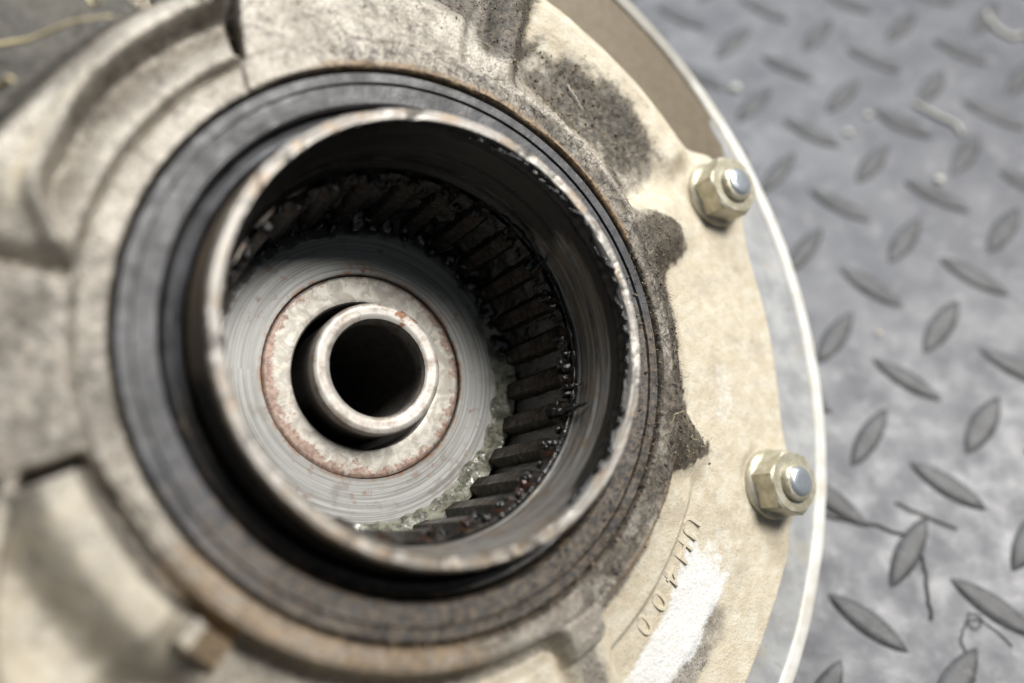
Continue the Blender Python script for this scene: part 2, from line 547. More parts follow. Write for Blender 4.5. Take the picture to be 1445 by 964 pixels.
# ------------------------------------------------------------------ the tread mat (floor)
def build_mat():
    S = 700.0
    n = 71
    xs = np.linspace(-S, S, n)
    X, Y = np.meshgrid(xs, xs, indexing='ij')
    top = np.stack([X, Y, 0 * X], -1).reshape(-1, 3)
    F = grid_faces(n, n, False)
    me = mesh_np('floor_mat', top, F, 180)
    mat = link('floor_mat', me, 'mat')
    mat['kind'] = 'structure'
    # lens shaped lug
    L, Wd, H = 11.3, 3.35, 1.15
    V, rows, cols = [], 17, 7
    for i in range(rows):
        u = -1 + 2 * i / (rows - 1)
        hw = Wd * max(0.0, 1 - abs(u) ** 1.9) ** 0.9
        for j in range(cols):
            v = -1 + 2 * j / (cols - 1)
            e = max(0.0, min(1.0, (1 - abs(v)) / 0.36))
            top_h = H * min(1.0, (1 - abs(u)) * 3.6) * (e * e * (3 - 2 * e))
            V.append((L * u, hw * v, top_h - 0.15))
    me = mesh_np('tread_lug', V, grid_faces(rows, cols, False), 180)
    me.flip_normals()
    me.materials.append(MAT['lug'])
    s = 31.0
    o = np.array((101.105, 49.503))
    u = np.array((0.99852, 0.05439)) * s
    v = np.array((0.05439, -0.99852)) * s
    base_ang = math.atan2(u[1], u[0])
    spots = []
    for i in range(-24, 24):
        for j in range(-24, 24):
            for h in (0, 1):
                p = o + (i + .5 * h) * u + (j + .5 * h) * v
                if max(abs(p)) > S - 15:
                    continue
                ang = base_ang + (-math.pi / 4 if h else math.pi / 4) + RNG.normal(0, .03)
                spots.append((math.hypot(p[0] - 135, p[1] - 60), p, ang))
    spots.sort(key=lambda q: q[0])
    for d, p, a in spots[:240]:
        lug = link('tread_lug', me, None, mat, (p[0], p[1], 0), (0, 0, a))
        q = 1 + RNG.normal(0, .03)
        lug.scale = (q, 1 + RNG.normal(0, .05), 1)
    base = np.empty(len(me.vertices) * 3, np.float32)
    me.vertices.foreach_get('co', base)
    base = base.reshape(-1, 3) / MM
    gf = grid_faces(rows, cols, False)[:, ::-1]
    VV, FF = [], []
    for k, (d, p, a) in enumerate(spots[240:]):
        c, sn = math.cos(a), math.sin(a)
        VV.append(np.stack([base[:, 0] * c - base[:, 1] * sn + p[0], base[:, 0] * sn + base[:, 1] * c + p[1], base[:, 2]], 1))
        FF.append(gf + k * len(base))
    far = mesh_np('far_tread_lugs', np.concatenate(VV), np.concatenate(FF), 180)
    fo = link('far_tread_lugs', far, 'lug', mat)
    fo['kind'] = 'stuff'
    return mat


# ------------------------------------------------------------------ gear case
HUBROT = Matrix(((0.864332, -0.004391, 0.502902), (0.152056, 0.955444, -0.252995), (-0.479383, 0.295141, 0.826489)))
HUBLOC = Vector((0.0, 0.0, 99.568))
ROOT = bpy.data.objects.new('gear_case', None)
COL.objects.link(ROOT)
BASE = HUBLOC + HUBROT @ Vector((0.0, 0.0, -84.0))
BASE.z = 0.0
ROOT.matrix_world = Matrix.Translation(BASE * MM) @ HUBROT.to_4x4()
ROOT['label'] = 'large round cast metal gear case with greasy open centre, lying tilted on the tread mat'
ROOT['category'] = 'gear case'
OFF = HUBROT.transposed() @ (HUBLOC - BASE)      # hub centre in the root's own space


def part(name, me, mat, parent=None, rot=None, loc=(0, 0, 0)):
    if parent is None:
        return link(name, me, mat, ROOT, Vector(loc) + OFF, rot)
    return link(name, me, mat, parent, loc, rot)


def rout(th):
    r = 89.4 + 5.2 * np.exp(-(adiff(th, 28) / 6.5) ** 2) + 5.0 * np.exp(-(adiff(th, -17) / 6.0) ** 2)
    r = r + 4.4 * ss(-18, -26, adiff(th, 0)) * ss(-150, -100, adiff(th, 0))
    r = r - 3.2 * ss(33, 39, adiff(th, 0)) * ss(76, 70, adiff(th, 0))
    r = r + 5 * ss(74, 82, np.abs(adiff(th, 150)) * -1 + 155)
    return r


def cast_height(r, th):
    t = adiff(th, 0.0)
    x, y = r * np.cos(np.radians(t)), r * np.sin(np.radians(t))
    zero = 0 * r
    wig = fbm(x, y, zero, 14, 3, 5)
    right = ss(-66, -58, t) * ss(76, 66, t)
    left = 1 - ss(-150, -120, t) * ss(128, 118, t)
    # outer surface, right-hand pockets
    zo = np.interp(r, [50, 55.5, 58, 61.8, 63.2, 72, 80, 83, 90], [-10, -13.0, -13.6, -14.1, -15.5, -16.7, -17.6, -18.1, -18.3])
    zs_ = np.interp(r, [50, 55.5, 60, 72, 80, 83, 90], [-10, -13.6, -15.6, -17.0, -17.7, -18.1, -18.3])
    sm = ss(-27, -19, t)
    zo = zo * (1 - sm) + zs_ * sm
    zp = np.interp(r, [50, 56, 62, 70, 76, 80, 83, 90], [-9, -12.5, -16.5, -17.0, -15.2, -14.6, -16.2, -22])
    pk = ss(33, 37, t) * ss(71, 66, t)
    zo = zo * (1 - pk) + zp * pk
    zb = np.interp(r, [50, 53, 56, 62, 90], [-9, -12.8, -13.2, -13.6, -16])
    zo = zo * right + zb * (1 - right)
    ta = t % 360
    ed = 51.3 + .35 * wig - 1.2 * ss(203, 212, ta) * ss(300, 285, ta) - .9 * ss(-30, -20, t) * ss(34, 24, t)
    edge = ss(0, 1, (r - ed) / (1.3 + 3.0 * right))
    z = -7.6 * (1 - edge) + zo * edge
    # spokes
    def spoke(z, c, hw, soft, rs, zs):
        d = np.abs(r * np.sin(np.radians(adiff(th, c))))
        m = (1 - ss(hw, hw + soft, d + .6 * wig)) * (np.abs(adiff(th, c)) < 60)
        zz = np.interp(r, rs, zs)
        return np.where(zz > z, z * (1 - m) + zz * m, z)
    z = spoke(z, 27.5, 2.6, 6.5, [50, 55, 62, 70, 78], [-7.6, -8.8, -11.6, -15.4, -18])
    z = spoke(z, -16.5, 1.4, 6.5, [50, 54, 60, 68], [-7.6, -9.2, -13.0, -17.2])
    z = spoke(z, -61.5, 2.8, 3.6, [50, 55, 56.8, 58.5, 70, 90], [-7.6, -7.8, -8.6, -11.5, -13.6, -16])
    z = spoke(z, 72.5, .8, 5.5, [50, 60, 75, 90], [-7.4, -7.9, -9.5, -15])
    # level land above the hub, with a faint step and a rounded belly beyond it
    te = 125.4 - .5 * (r - 51.5)
    wt = ss(77, 82, t) * ss(te + .2, te - .6, t)
    zl = -7.75 - 0.35 * ss(53.4, 54.0, r) - 5.5 * ss(60, 68, r - .10 * (t - 80)) - 9 * ss(70, 82, r)
    z = z * (1 - wt) + np.maximum(z, zl) * wt
    wt = ss(70, 74, t) * ss(84, 78, t)
    z = np.where(wt > 0, np.maximum(z, z * (1 - wt) + wt * (-8.2 - 4 * ss(56, 64, r) - 5 * ss(66, 82, r))), z)
    # upper left: curved pad, groove and rolled outer arc
    ta = t % 360
    wp = ss(te + .1, te + .9, ta) * ss(175.0, 170.0, ta)
    go = 58.4 - 1.4 * ss(145, 160, ta) - 5.5 * ss(160, 172, ta) ** 1.5
    zpad = -8.3 + 1.3 * ss(51.3, 52.5, r) - 2.4 * ss(52.8, 58.5, r)
    zpad = zpad + 4.8 * ss(go, go + 2.2, r) - 1.0 * ss(go + 2.6, go + 5.0, r) - 13 * ss(62.4 + 2.5 * ss(150, 165, ta), 70, r)
    zpad = zpad - 2.8 * ss(162, 172.5, ta) * ss(go, go + 2, r)
    z = z * (1 - wp) + zpad * wp
    # cracks that bound the pad
    cg = np.exp(-((ta - te - .9) / .8) ** 2) * ss(52.0, 53.6, r)
    z = z - 2.8 * cg
    cg = ss(te, te + 1.0, ta) * ss(127.5, 125.6, ta - .25 * (r - 62)) * ss(60.2, 61.8, r)
    z = z - 6.5 * cg
    # left spoke: a flat land, then a rib running outwards
    wl = ss(172.5, 175, ta) * ss(200.8, 199.6, ta)
    zl = -7.7 - 7.5 * ss(60.2, 61.6, r - .12 * np.abs(ta - 185)) 
    z = z * (1 - wl) + zl * wl
    d = np.abs((x - -55.2) * .78 - (y - -14.5) * -.62 * -1)
    rb = np.abs((x + 53.5) * 0.905 * 0 + (ta - (192.5 + (r - 55) * 1.45)) * np.radians(1) * r)
    z = np.maximum(z, np.where((r > 52.5) & (ta > 185) & (ta < 225), -8.2 - 18 * ss(1.3, 3.6, rb), -40))
    # lower left: thick curved pad with a sloping end
    wq = ss(201.4, 202.3, ta)
    end = 235.2
    fall = np.clip((ta - 224.5) / 7.0, 0, 1)
    top = -3.6 - .45 * ss(56, 60, r)
    zq = top - 6.0 * (1 - ss(52.4, 54.2, r)) - 7.0 * ss(57.6, 65.0, r)
    zq = zq - 6.6 * fall ** 1.15 * ss(50, 53, r)
    lug = ss(226.8, 227.8, ta) * ss(52.0, 52.8, r) * ss(57.2, 56.2, r)
    zq = np.maximum(zq, (-2.2 - 6.6 * np.clip((ta - 229.2) / 5.6, 0, 1)) * lug - 30 * (1 - lug))
    wq = wq * ss(end + .35, end - .1, ta)
    z = z * (1 - wq) + np.maximum(z, zq) * wq
    zf = np.interp(r, [59, 64, 72, 95], [-14.5, -14, -12.6, -15])
    wr = ss(212, 222, ta) * ss(300, 285, ta) * ss(61, 64, r)
    z = z * (1 - wr) + np.maximum(z, zf) * wr
    # dark slot at the head of that pad
    z = z - 5.0 * np.exp(-((ta - 201.0) / .75) ** 2) * ss(52.4, 53.0, r) * ss(59.5, 58.0, r)
    # lower land: second pale swelling near the bottom spoke
    wb = ss(-85, -80, t) * ss(-66.5, -69, t)
    z = z * (1 - wb) + np.maximum(z, -10.8 - 3 * (1 - ss(53.6, 56.0, r)) - 3 * ss(62, 72, r)) * wb
    # bolt bosses
    for c in (28.0, -16.6):
        bx, by = 85.6 * math.cos(math.radians(c)), 85.6 * math.sin(math.radians(c))
        q = np.hypot(x - bx, y - by)
        m = 1 - ss(7.6, 9.6, q)
        z = z * (1 - m) - 18.0 * m
    # crease round the collar
    z = z - .55 * np.exp(-((r - ed) / .35) ** 2) * (0.4 + .6 * left)
    return z


def cast_masks(r, th):
    t = adiff(th, 0.0)
    ta = t % 360
    x, y = r * np.cos(np.radians(t)), r * np.sin(np.radians(t))
    zero = 0 * r
    n1 = fbm(x, y, zero, 6, 4, 21)
    n2 = fbm(x, y, zero, 2.0, 3, 31)
    n3 = fbm(x, y, zero, 18, 3, 41)
    right = ss(-64, -56, t) * ss(76, 66, t)
    # dark fringe outside the collar on the right
    rb = 54.0 + 3.6 * ss(-26, -18, t) + 11.0 * np.exp(-(adiff(t + 2.6 * n1 + 1.6 * n2, 25) / 5.5) ** 2) + 10.0 * np.exp(-(np.abs(adiff(t + 2.6 * n1 + 1.6 * n2, -16.0)) / 3.8) ** 1.7) + 2.2 * n1 + 1.0 * n2
    g = right * 1.05 * ss(rb + 2.6, rb - 3.2, r + 1.2 * n2) * ss(48.4, 49.9, r + .4 * n1) * ss(35, 26, t) * (1 - .55 * ss(-24, -32, t))
    # fuzzy pocket above the first nut
    g = np.maximum(g, ss(32, 38, t) * ss(76, 69, t) * ss(55.0, 60.5, r + 2 * n1) * ss(79.5, 72.5, r + 3.0 * n1) * (.62 + 1.0 * n3 + .5 * n1) * (.55 + .5 * ss(35, 47, t + 4 * n1)))
    g = np.maximum(g, ss(66, 70, t) * ss(80, 76, t) * ss(54, 58, r) * .78)
    g = np.maximum(g, ss(74, 80, t) * ss(122, 116, t) * ss(60.5, 67, r - .1 * (t - 80) + 2 * n1) * .8)
    g = np.maximum(g, ss(118, 122, ta) * ss(182, 168, ta) * ss(62.6, 65.6, r + 1.2 * n1 - 2.5 * ss(150, 165, ta)) * 1.25)
    # crevices: upper left crack painted black for its depth shade, lower left dirt
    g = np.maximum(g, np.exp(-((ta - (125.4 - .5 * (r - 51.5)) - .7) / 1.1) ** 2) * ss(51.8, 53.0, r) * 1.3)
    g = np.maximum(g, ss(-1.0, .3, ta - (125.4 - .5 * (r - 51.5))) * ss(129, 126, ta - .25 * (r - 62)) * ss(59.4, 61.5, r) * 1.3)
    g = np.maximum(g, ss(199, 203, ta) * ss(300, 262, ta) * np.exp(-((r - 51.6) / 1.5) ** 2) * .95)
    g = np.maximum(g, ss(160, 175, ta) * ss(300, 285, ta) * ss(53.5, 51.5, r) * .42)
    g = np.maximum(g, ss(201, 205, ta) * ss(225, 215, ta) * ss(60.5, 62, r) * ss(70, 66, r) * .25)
    g = np.maximum(g, ss(120, 130, ta) * ss(170, 150, ta) * np.exp(-((r - 59.0) / 1.6) ** 2) * .55)  # shadow band of the arc's inner wall painted in
    g = np.maximum(g, ss(122, 130, ta) * ss(172, 165, ta) * (.16 + .14 * ss(54, 58, r) - .12 * ss(59, 60.5, r)))  # pad painted darker outwards into that band
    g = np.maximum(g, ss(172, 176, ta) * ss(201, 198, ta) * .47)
    g = np.maximum(g, ss(78, 84, t) * ss(121, 118, t) * .27)
    # collar speckle on the right and the bottom
    g = np.maximum(g, ss(-66, -56, t) * ss(125, 60, t) * ss(52.5, 50, r) * (.46 + .25 * n1 + .12 * ss(60, 20, t)))
    g = np.maximum(g, ss(205, 225, ta) * ss(300, 296, ta) * ss(51.5, 49, r) * (.38 + .25 * n1))
    # hairline at the seal seat
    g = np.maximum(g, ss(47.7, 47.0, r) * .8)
    tan = right * ss(54.5, 57.5, r + n1) * (.95 + .25 * n3)
    tan = tan * (1 - ss(33, 37, t) * ss(72.5, 69, r) * .55)
    tan = np.maximum(tan, ss(228, 250, ta) * ss(300, 292, ta) * ss(52.5, 55, r) * .62)
    tan = np.maximum(tan, ss(200, 206, ta) * ss(240, 234, ta) * ss(53, 54, r) * .52)
    tan = np.maximum(tan, ss(172, 178, ta) * ss(200, 196, ta) * ss(60.5, 62.5, r) * .9)
    tan = np.maximum(tan, ss(140, 150, ta) * ss(172, 166, ta) * np.exp(-((r - 61.0) / 1.5) ** 2) * .55)
    # lamp highlight painted white on the bare patches
    tan = np.maximum(tan, ss(228.0, 230.0, ta) * ss(236, 235, ta) * ss(51.8, 52.6, r) * ss(57.6, 56.6, r) * 1.0)
    glare = ss(-60, -55, t + 3 * n2) * ss(-26.5, -35, t - 3 * n2) * ss(65.2, 69.0, r + 1.4 * n1 + .12 * (t + 40)) * ss(80.5, 77.5, r + 2.0 * n1 - .14 * (t + 40))
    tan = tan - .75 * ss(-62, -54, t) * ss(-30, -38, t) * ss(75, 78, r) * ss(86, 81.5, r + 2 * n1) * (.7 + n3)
    glare2 = ss(-12, -8, t + 3 * n2) * ss(3, -1, t + 4 * n2) * ss(67.0, 69.5, r + 2 * n1) * ss(74.5, 72, r + 2 * n1) * .5
    glare3 = ss(-24.5, -27.5, t) * ss(-33, -29, t) * ss(71, 73, r) * ss(79, 77, r) * .45
    glare = np.maximum(np.maximum(glare, glare2), glare3)
    rust = ss(-60, -50, t) * ss(-14, -26, t) * np.exp(-((r - 52.6) / 1.2) ** 2) * .95
    rust = np.maximum(rust, ss(55, 62, t) * ss(124, 110, t) * np.exp(-((r - 47.6) / .9) ** 2) * .7)
    rust = np.maximum(rust, ss(20, 30, t) * ss(70, 60, t) * np.exp(-((r - 47.3) / .7) ** 2) * .7)
    rust = np.maximum(rust, ss(205, 225, ta) * ss(300, 270, ta) * ss(54, 51, r) * .55)
    rust = np.maximum(rust, ss(228.6, 229.6, ta) * ss(236, 235, ta) * ss(51.6, 52.4, r) * ss(57.8, 56.8, r) * .95)  # brown lug end, its shade painted in as well
    return np.clip(tan, 0, 1.3), np.clip(g, 0, 1.3), glare, rust


def build_casting():
    nt, nr = 1560, 168
    th = np.linspace(-180, 180, nt + 1)[:-1]
    u = np.linspace(0, 1, nr)
    TH = np.repeat(th[None], nr, 0)
    RO = rout(TH)
    R0 = 47.2
    Rr = R0 + (RO - R0) * (u[:, None] ** 1.08)
    Z = cast_height(Rr, TH)
    tan, g, glare, rust = cast_masks(Rr, TH)
    x, y = Rr * np.cos(np.radians(TH)), Rr * np.sin(np.radians(TH))
    Z = Z + .10 * fbm(x, y, Z, 1.6, 4, 77) + .18 * fbm(x, y, Z, 9, 3, 78)
    Z = Z + np.clip(g, 0, 1) * (.5 * fbm(x, y, Z, 2.2, 4, 79, .62) + .15) * ss(49.5, 51.5, Rr) * (np.abs(TH) < 125)
    Z = Z - 1.2 * ss(RO - 1.3, RO, Rr) ** 2
    rows_r = [np.full(nt, 46.75), np.full(nt, 46.75), np.full(nt, 46.9)]
    rows_z = [np.full(nt, -13.0), np.full(nt, -8.6), np.full(nt, -8.0)]
    Rf = np.vstack(rows_r + [Rr] + [RO[:1] + .35, RO[:1] + .45])
    Zf = np.vstack(rows_z + [Z] + [np.minimum(Z[-1:] - 1.2, -20), np.full((1, nt), -25.4)])
    T = np.radians(np.repeat(th[None], Rf.shape[0], 0))
    V = np.stack([Rf * np.cos(T), Rf * np.sin(T), Zf], -1).reshape(-1, 3)
    me = mesh_np('casting', V, grid_faces(Rf.shape[0], nt, True), 50)

    def pad(a):
        return np.vstack([np.repeat(a[:1], 3, 0), a, np.repeat(a[-1:], 2, 0)])
    for nme, a in (('tan', tan), ('grime_shade', g), ('painted_glare', glare), ('rust', rust)):  # rust also carries the lug end's painted shade
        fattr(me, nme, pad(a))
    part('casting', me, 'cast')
    return Rr, TH, Z, g, tan


def nzdisp(amp, scale, seed, ampz=None):
    def f(r, t, z):
        x, y = r * np.cos(np.radians(t)), r * np.sin(np.radians(t))
        return amp * fbm(x, y, z, scale, 4, seed), (amp if ampz is None else ampz) * fbm(x, y, z, scale, 4, seed + 50)
    return f


def build_case():
    field = build_casting()
    # flange plate under the casting, rim lip, lower body
    me, R, T, Z, V = lathe('flange_plate', [(70, -25.0), (80, -25.0), (90, -25.0), (100, -25.0), (107.6, -25.0)], 360, 1.5, nzdisp(.05, 6, 3))
    fattr(me, 'mud', ss(30, 34, adiff(T, 0)) * ss(150, 130, adiff(T, 0)) * ss(106.5, 103, R + 30 * ss(36, 46, adiff(T, 0)) * -1) * 1.1 + .12)
    fl = part('flange_plate', me, 'flange')
    me, R, T, Z, V = lathe('rim_lip', [(106.7, -26.0), (106.8, -24.7), (107.2, -24.35), (109.9, -24.5), (110.6, -25.0), (110.8, -26.0), (110.7, -31.0), (109.0, -32.5), (104.0, -33)], 420, 1.0, nzdisp(.12, 5, 9))
    fattr(me, 'mud', ss(33, 48, adiff(T, 0) + 6 * fbm(R * np.cos(np.radians(T)), R * np.sin(np.radians(T)), Z, 5, 3, 12)) * ss(150, 140, adiff(T, 0)))
    part('rim_lip', me, 'edge', fl)
    me, R, T, Z, V = lathe('lower_body', [(105.0, -32.5), (96, -38), (84, -50), (79, -60), (72, -70), (62, -75), (40, -85), (0.1, -88)], 180, 3.0, nzdisp(.3, 20, 4))
    for a in ('tan', 'grime_shade', 'painted_glare', 'rust'):
        fattr(me, a, 0 * R + (.5 if a == 'tan' else .2 if a == 'grime_shade' else 0))
    part('lower_body', me, 'cast')

    # seal: outer ring, face with a fine line, inner lip, deep gap
    me, R, T, Z, V = lathe('oil_seal', [(40.4, -14), (40.5, -9.2), (40.9, -8.7), (43.9, -8.35), (44.05, -8.75), (44.25, -8.75), (44.4, -8.15), (45.9, -8.0), (46.15, -8.3), (46.3, -13)], 480, .5, nzdisp(.05, 3, 12, .09))
    mud = ss(-175, -120, adiff(T, 0)) * ss(35, -5, adiff(T, 0)) * .86 + .16 * ss(60, 90, adiff(T, 0)) * ss(120, 95, adiff(T, 0))
    fattr(me, 'mud', mud)
    part('oil_seal', me, 'seal')
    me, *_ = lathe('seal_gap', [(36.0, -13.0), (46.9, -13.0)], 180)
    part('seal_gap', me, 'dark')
    me, R, T, Z, V = lathe('bearing_ring', [(37.0, -12.5), (37.6, -9.6), (38.1, -9.3), (38.6, -9.5), (38.8, -10.1), (39.5, -9.9), (39.95, -10.3), (40.05, -13)], 360, .4, nzdisp(.05, 4, 16))
    fattr(me, 'mud', ss(-178, -160, adiff(T, 0)) * ss(35, -5, adiff(T, 0)) * .5)
    fattr(me, 'sleeve_shade', ss(-179, -155, adiff(T, 0)) * ss(30, -30, adiff(T, 0)))  # sleeve's lower-left shade painted onto the ring
    part('bearing_ring', me, 'seal')

    # splined sleeve
    prof = [(31.75, -40.0), (31.75, -15.6), (31.9, -14.9), (32.75, -13.6), (32.8, -9.0), (33.15, -8.5), (33.2, -3.2), (33.75, -.75), (34.15, -.15), (35.55, 0.0),
            (35.95, -.4), (36.0, -1.4), (36.05, -5.0), (36.5, -6.2), (36.9, -8.2), (36.95, -13.5)]

    def rimdisp(r, t, z):
        x, y = r * np.cos(np.radians(t)), r * np.sin(np.radians(t))
        top = ss(-3.5, -.4, z)
        nick = fbm(x, y, z, 2.6, 4, 61, .6)
        a = .15 * nick * top + .05 * fbm(x, y, z * 3, 5, 3, 66)
        lump = np.clip(fbm(x, y, z, 1.3, 4, 68, .6) + .05, 0, 1) * np.exp(-((z + 1.6) / 1.6) ** 2) * (r < 34.2) * ss(-50, -20, adiff(t, 0)) * ss(110, 70, adiff(t, 0))
        return a - .15 * lump, -.45 * np.clip(-nick - .1, 0, 1) * top + .06 * nick * top
    me, R, T, Z, V = lathe('splined_sleeve', prof, 720, .35, rimdisp, 40)
    t = adiff(T, 0)
    gr = ss(-13.2, -15.2, Z) * (R < 33.0) * 1.1
    inner = R < 34.0
    gr = np.maximum(gr, inner * np.exp(-((Z + 3.4) / 2.6) ** 2) * ss(-70, -30, t) * ss(160, 100, t) * .98)
    gr = np.maximum(gr, inner * ss(15, 55, t) * ss(190, 150, t) * (.86 - .3 * np.exp(-((Z + 12.6) / 1.1) ** 2)))  # upper bore wall greasy, its shade painted in too
    gr = np.maximum(gr, inner * (np.abs(T - 160) < 70) * .45)
    low_shade = ss(-178, -150, t) * ss(-20, -60, t)  # lower-left shade of the outer wall, painted through the grease mask
    gr = np.maximum(gr, (R > 35.7) * ss(-1.6, -4, Z) * (.30 + .7 * low_shade))
    fattr(me, 'brown', (R > 35.2) * ss(-.3, -1.6, Z) * .75 + .12 + .34 * ss(-165, -130, t) * ss(-30, -70, t) * (R > 33.6))
    fattr(me, 'grease', gr)  # grease plus the painted shade of the bore and outer walls
    sleeve = part('splined_sleeve', me, 'sleeve')

    # internal teeth: one mesh, 27 copies
    bm = bmesh.new()
    zs = [(-37.9, 1.0), (-18.7, 1.0), (-16.7, .55), (-15.0, .15)]
    secs = []
    for z, hgt in zs:
        tip = 31.8 - 2.05 * hgt
        sec = [(31.9, -2.75), (31.7 - .5 * hgt, -2.3), (tip + .3 * hgt, -1.6), (tip, -1.3), (tip, 1.3), (tip + .3 * hgt, 1.6), (31.7 - .5 * hgt, 2.3), (31.9, 2.75)]
        secs.append([bm.verts.new((x * MM, y * MM, z * MM)) for x, y in sec])
    for a, b in zip(secs[:-1], secs[1:]):
        for i in range(7):
            bm.faces.new((a[i], b[i], b[i + 1], a[i + 1]))
    bm.faces.new(secs[-1])
    bm.faces.new(secs[0][::-1])
    bmesh.ops.recalc_face_normals(bm, faces=bm.faces)
    me = bpy.data.meshes.new('gear_tooth')
    bm.to_mesh(me)
    bm.free()
    me.shade_smooth()
    me.set_sharp_from_angle(angle=math.radians(28))
    for k in range(27):
        part('gear_tooth', me, 'gear', sleeve, (0, 0, math.radians(8.0 + 360.0 / 27 * k)))

    # disc, washer, pinion tube
    me, R, T, Z, V = lathe('bottom_disc', [(19.86, -40.5), (19.88, -38.5), (20.05, -38.3), (31.5, -38.2)], 480, .35, nzdisp(.0, 6, 3, .04))
    fattr(me, 'rust', np.exp(-((R - 20.0) / .45) ** 2) * .9 + np.exp(-((R - 21.2) / 1.4) ** 2) * np.exp(-((T - 92) / 7) ** 2) * 1.2)
    t = adiff(T, 0)
    fattr(me, 'grease', ss(25.0, 30.0, R + 1.5 * fbm(R * np.cos(np.radians(T)), R * np.sin(np.radians(T)), Z, 4, 4, 8)) * (.35 + .6 * ss(55, 100, t) + .3 * ss(-160, -175, t)))  # edge grease, plus the wall's shadow painted on the top zone
    disc = part('bottom_disc', me, 'disc')
    me, R, T, Z, V = lathe('thrust_washer', [(14.15, -60), (14.15, -39.6), (14.5, -39.05), (15.0, -38.95), (19.3, -38.9), (19.62, -39.1), (19.72, -39.6), (19.74, -41)], 360, .4, nzdisp(.03, 4, 33))
    rust = .22 + .58 * np.exp(-((R - 19.7) / 2.2) ** 2) + .28 * np.exp(-((T - 225) / 42) ** 2) * ss(16, 19, R) + .3 * np.exp(-((T - 185) / 20) ** 2) * ss(16.5, 19, R)
    rust = rust - .35 * np.exp(-((T - 100) / 40) ** 2)
    rust = np.where(Z < -40.2, 0, rust)
    fattr(me, 'rust', rust)
    part('thrust_washer', me, 'washer')
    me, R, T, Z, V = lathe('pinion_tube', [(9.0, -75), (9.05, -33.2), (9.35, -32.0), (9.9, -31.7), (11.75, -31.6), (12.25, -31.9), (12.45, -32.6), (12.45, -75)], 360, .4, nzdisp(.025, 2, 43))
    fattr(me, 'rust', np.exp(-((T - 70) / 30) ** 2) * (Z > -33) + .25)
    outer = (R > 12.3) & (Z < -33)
    fattr(me, 'dark', np.where(outer, ss(-33.2, -35.5, Z) * .96, np.where((R < 9.3) & (Z < -34), .75 * ss(-34, -37, Z), 0)))  # depth shade painted down the bore and tube sides
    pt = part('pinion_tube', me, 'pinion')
    me, *_ = lathe('bore_shade_cap', [(.05, -74), (15.5, -74)], 90)  # added dark cap that stands in for the bore's depth shade
    part('bore_shade_cap', me, 'dark')
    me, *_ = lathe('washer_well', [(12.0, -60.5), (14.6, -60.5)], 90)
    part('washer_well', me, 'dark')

    # nuts on studs
    for c, rz in ((28.0, 24), (-16.6, 14)):
        bx, by = 85.6 * math.cos(math.radians(c)), 85.6 * math.sin(math.radians(c))
        bm = bmesh.new()
        AF = 12.2
        rr = AF / math.sqrt(3)
        seg = 48

        def ring(fr, z):
            vs = []
            for i in range(seg):
                a = 2 * math.pi * i / seg
                k = (a + math.pi / 6) % (math.pi / 3) - math.pi / 6
                hexr = AF / 2 / math.cos(k)
                vs.append(bm.verts.new((min(hexr, fr) * math.cos(a) * MM, min(hexr, fr) * math.sin(a) * MM, z * MM)))
            return vs
        rings = [ring(rr - .05, .6), ring(rr - .05, 5.7), ring(rr - .45, 6.15), ring(rr - 1.0, 6.45), ring(3.95, 6.5), ring(3.75, 6.0)]
        for a, b in zip(rings[:-1], rings[1:]):
            for i in range(seg):
                j = (i + 1) % seg
                bm.faces.new((a[i], a[j], b[j], b[i]))
        me = bpy.data.meshes.new('nut')
        bm.to_mesh(me)
        bm.free()
        me.shade_smooth()
        me.set_sharp_from_angle(angle=math.radians(24))
        nut = part('nut', me, 'nut', None, (0, 0, math.radians(rz)), (bx, by, -17.7))
        me, *_ = lathe('nut_flange', [(5.0, 1.5), (6.4, 1.35), (7.2, .9), (7.45, .4), (7.4, -.4)], 64, .4, nzdisp(.04, 3, 5))
        part('nut_flange', me, 'nut', nut)
        me, *_ = lathe('nut_collar', [(3.0, 8.0), (3.55, 7.9), (3.95, 7.5), (4.05, 6.9), (4.1, 6.0)], 64, .3, nzdisp(.04, 1.5, 6))
        part('nut_collar', me, 'nut', nut)
        me, *_ = lathe('stud', [(.02, 8.75), (1.6, 8.7), (2.5, 8.55), (3.0, 8.15), (3.1, 7.0), (3.1, 5)], 48, .3, nzdisp(.03, 1.2, 7))
        part('stud', me, 'stud', nut)
    return field, sleeve, disc


def zsurf(r, th):
    return float(cast_height(np.array([r]), np.array([th]))[0])


def build_letters():
    # raised foundry characters along the arc, tops pointing outwards
    for ch, th in (('U', -29.6), ('H', -34.0), ('4', -38.8), ('0', -43.6), ('0', -48.4)):
        cu = bpy.data.curves.new('raised_letter', 'FONT')
        cu.body = ch
        cu.size = 6.0 * MM
        cu.align_x = 'CENTER'
        cu.align_y = 'CENTER'
        cu.extrude = .30 * MM
        cu.bevel_depth = .12 * MM
        cu.bevel_resolution = 2
        cu.offset = -.06 * MM
        tmp = bpy.data.objects.new('raised_letter', cu)
        COL.objects.link(tmp)
        dg = bpy.context.evaluated_depsgraph_get()
        me = bpy.data.meshes.new_from_object(tmp.evaluated_get(dg))
        bpy.data.objects.remove(tmp)
        bpy.data.curves.remove(cu)
        me.name = 'raised_letter'
        n = len(me.vertices)
        for a, v in (('tan', 1.0), ('grime_shade', .12), ('painted_glare', 0.0), ('rust', 0.0)):
            fattr(me, a, np.full(n, v))
        r = 65.0
        x, y = r * math.cos(math.radians(th)), r * math.sin(math.radians(th))
        me.materials.clear()
        part('raised_letter', me, 'cast', None, (0, 0, math.radians(th - 90)), (x, y, zsurf(r, th) - .14))


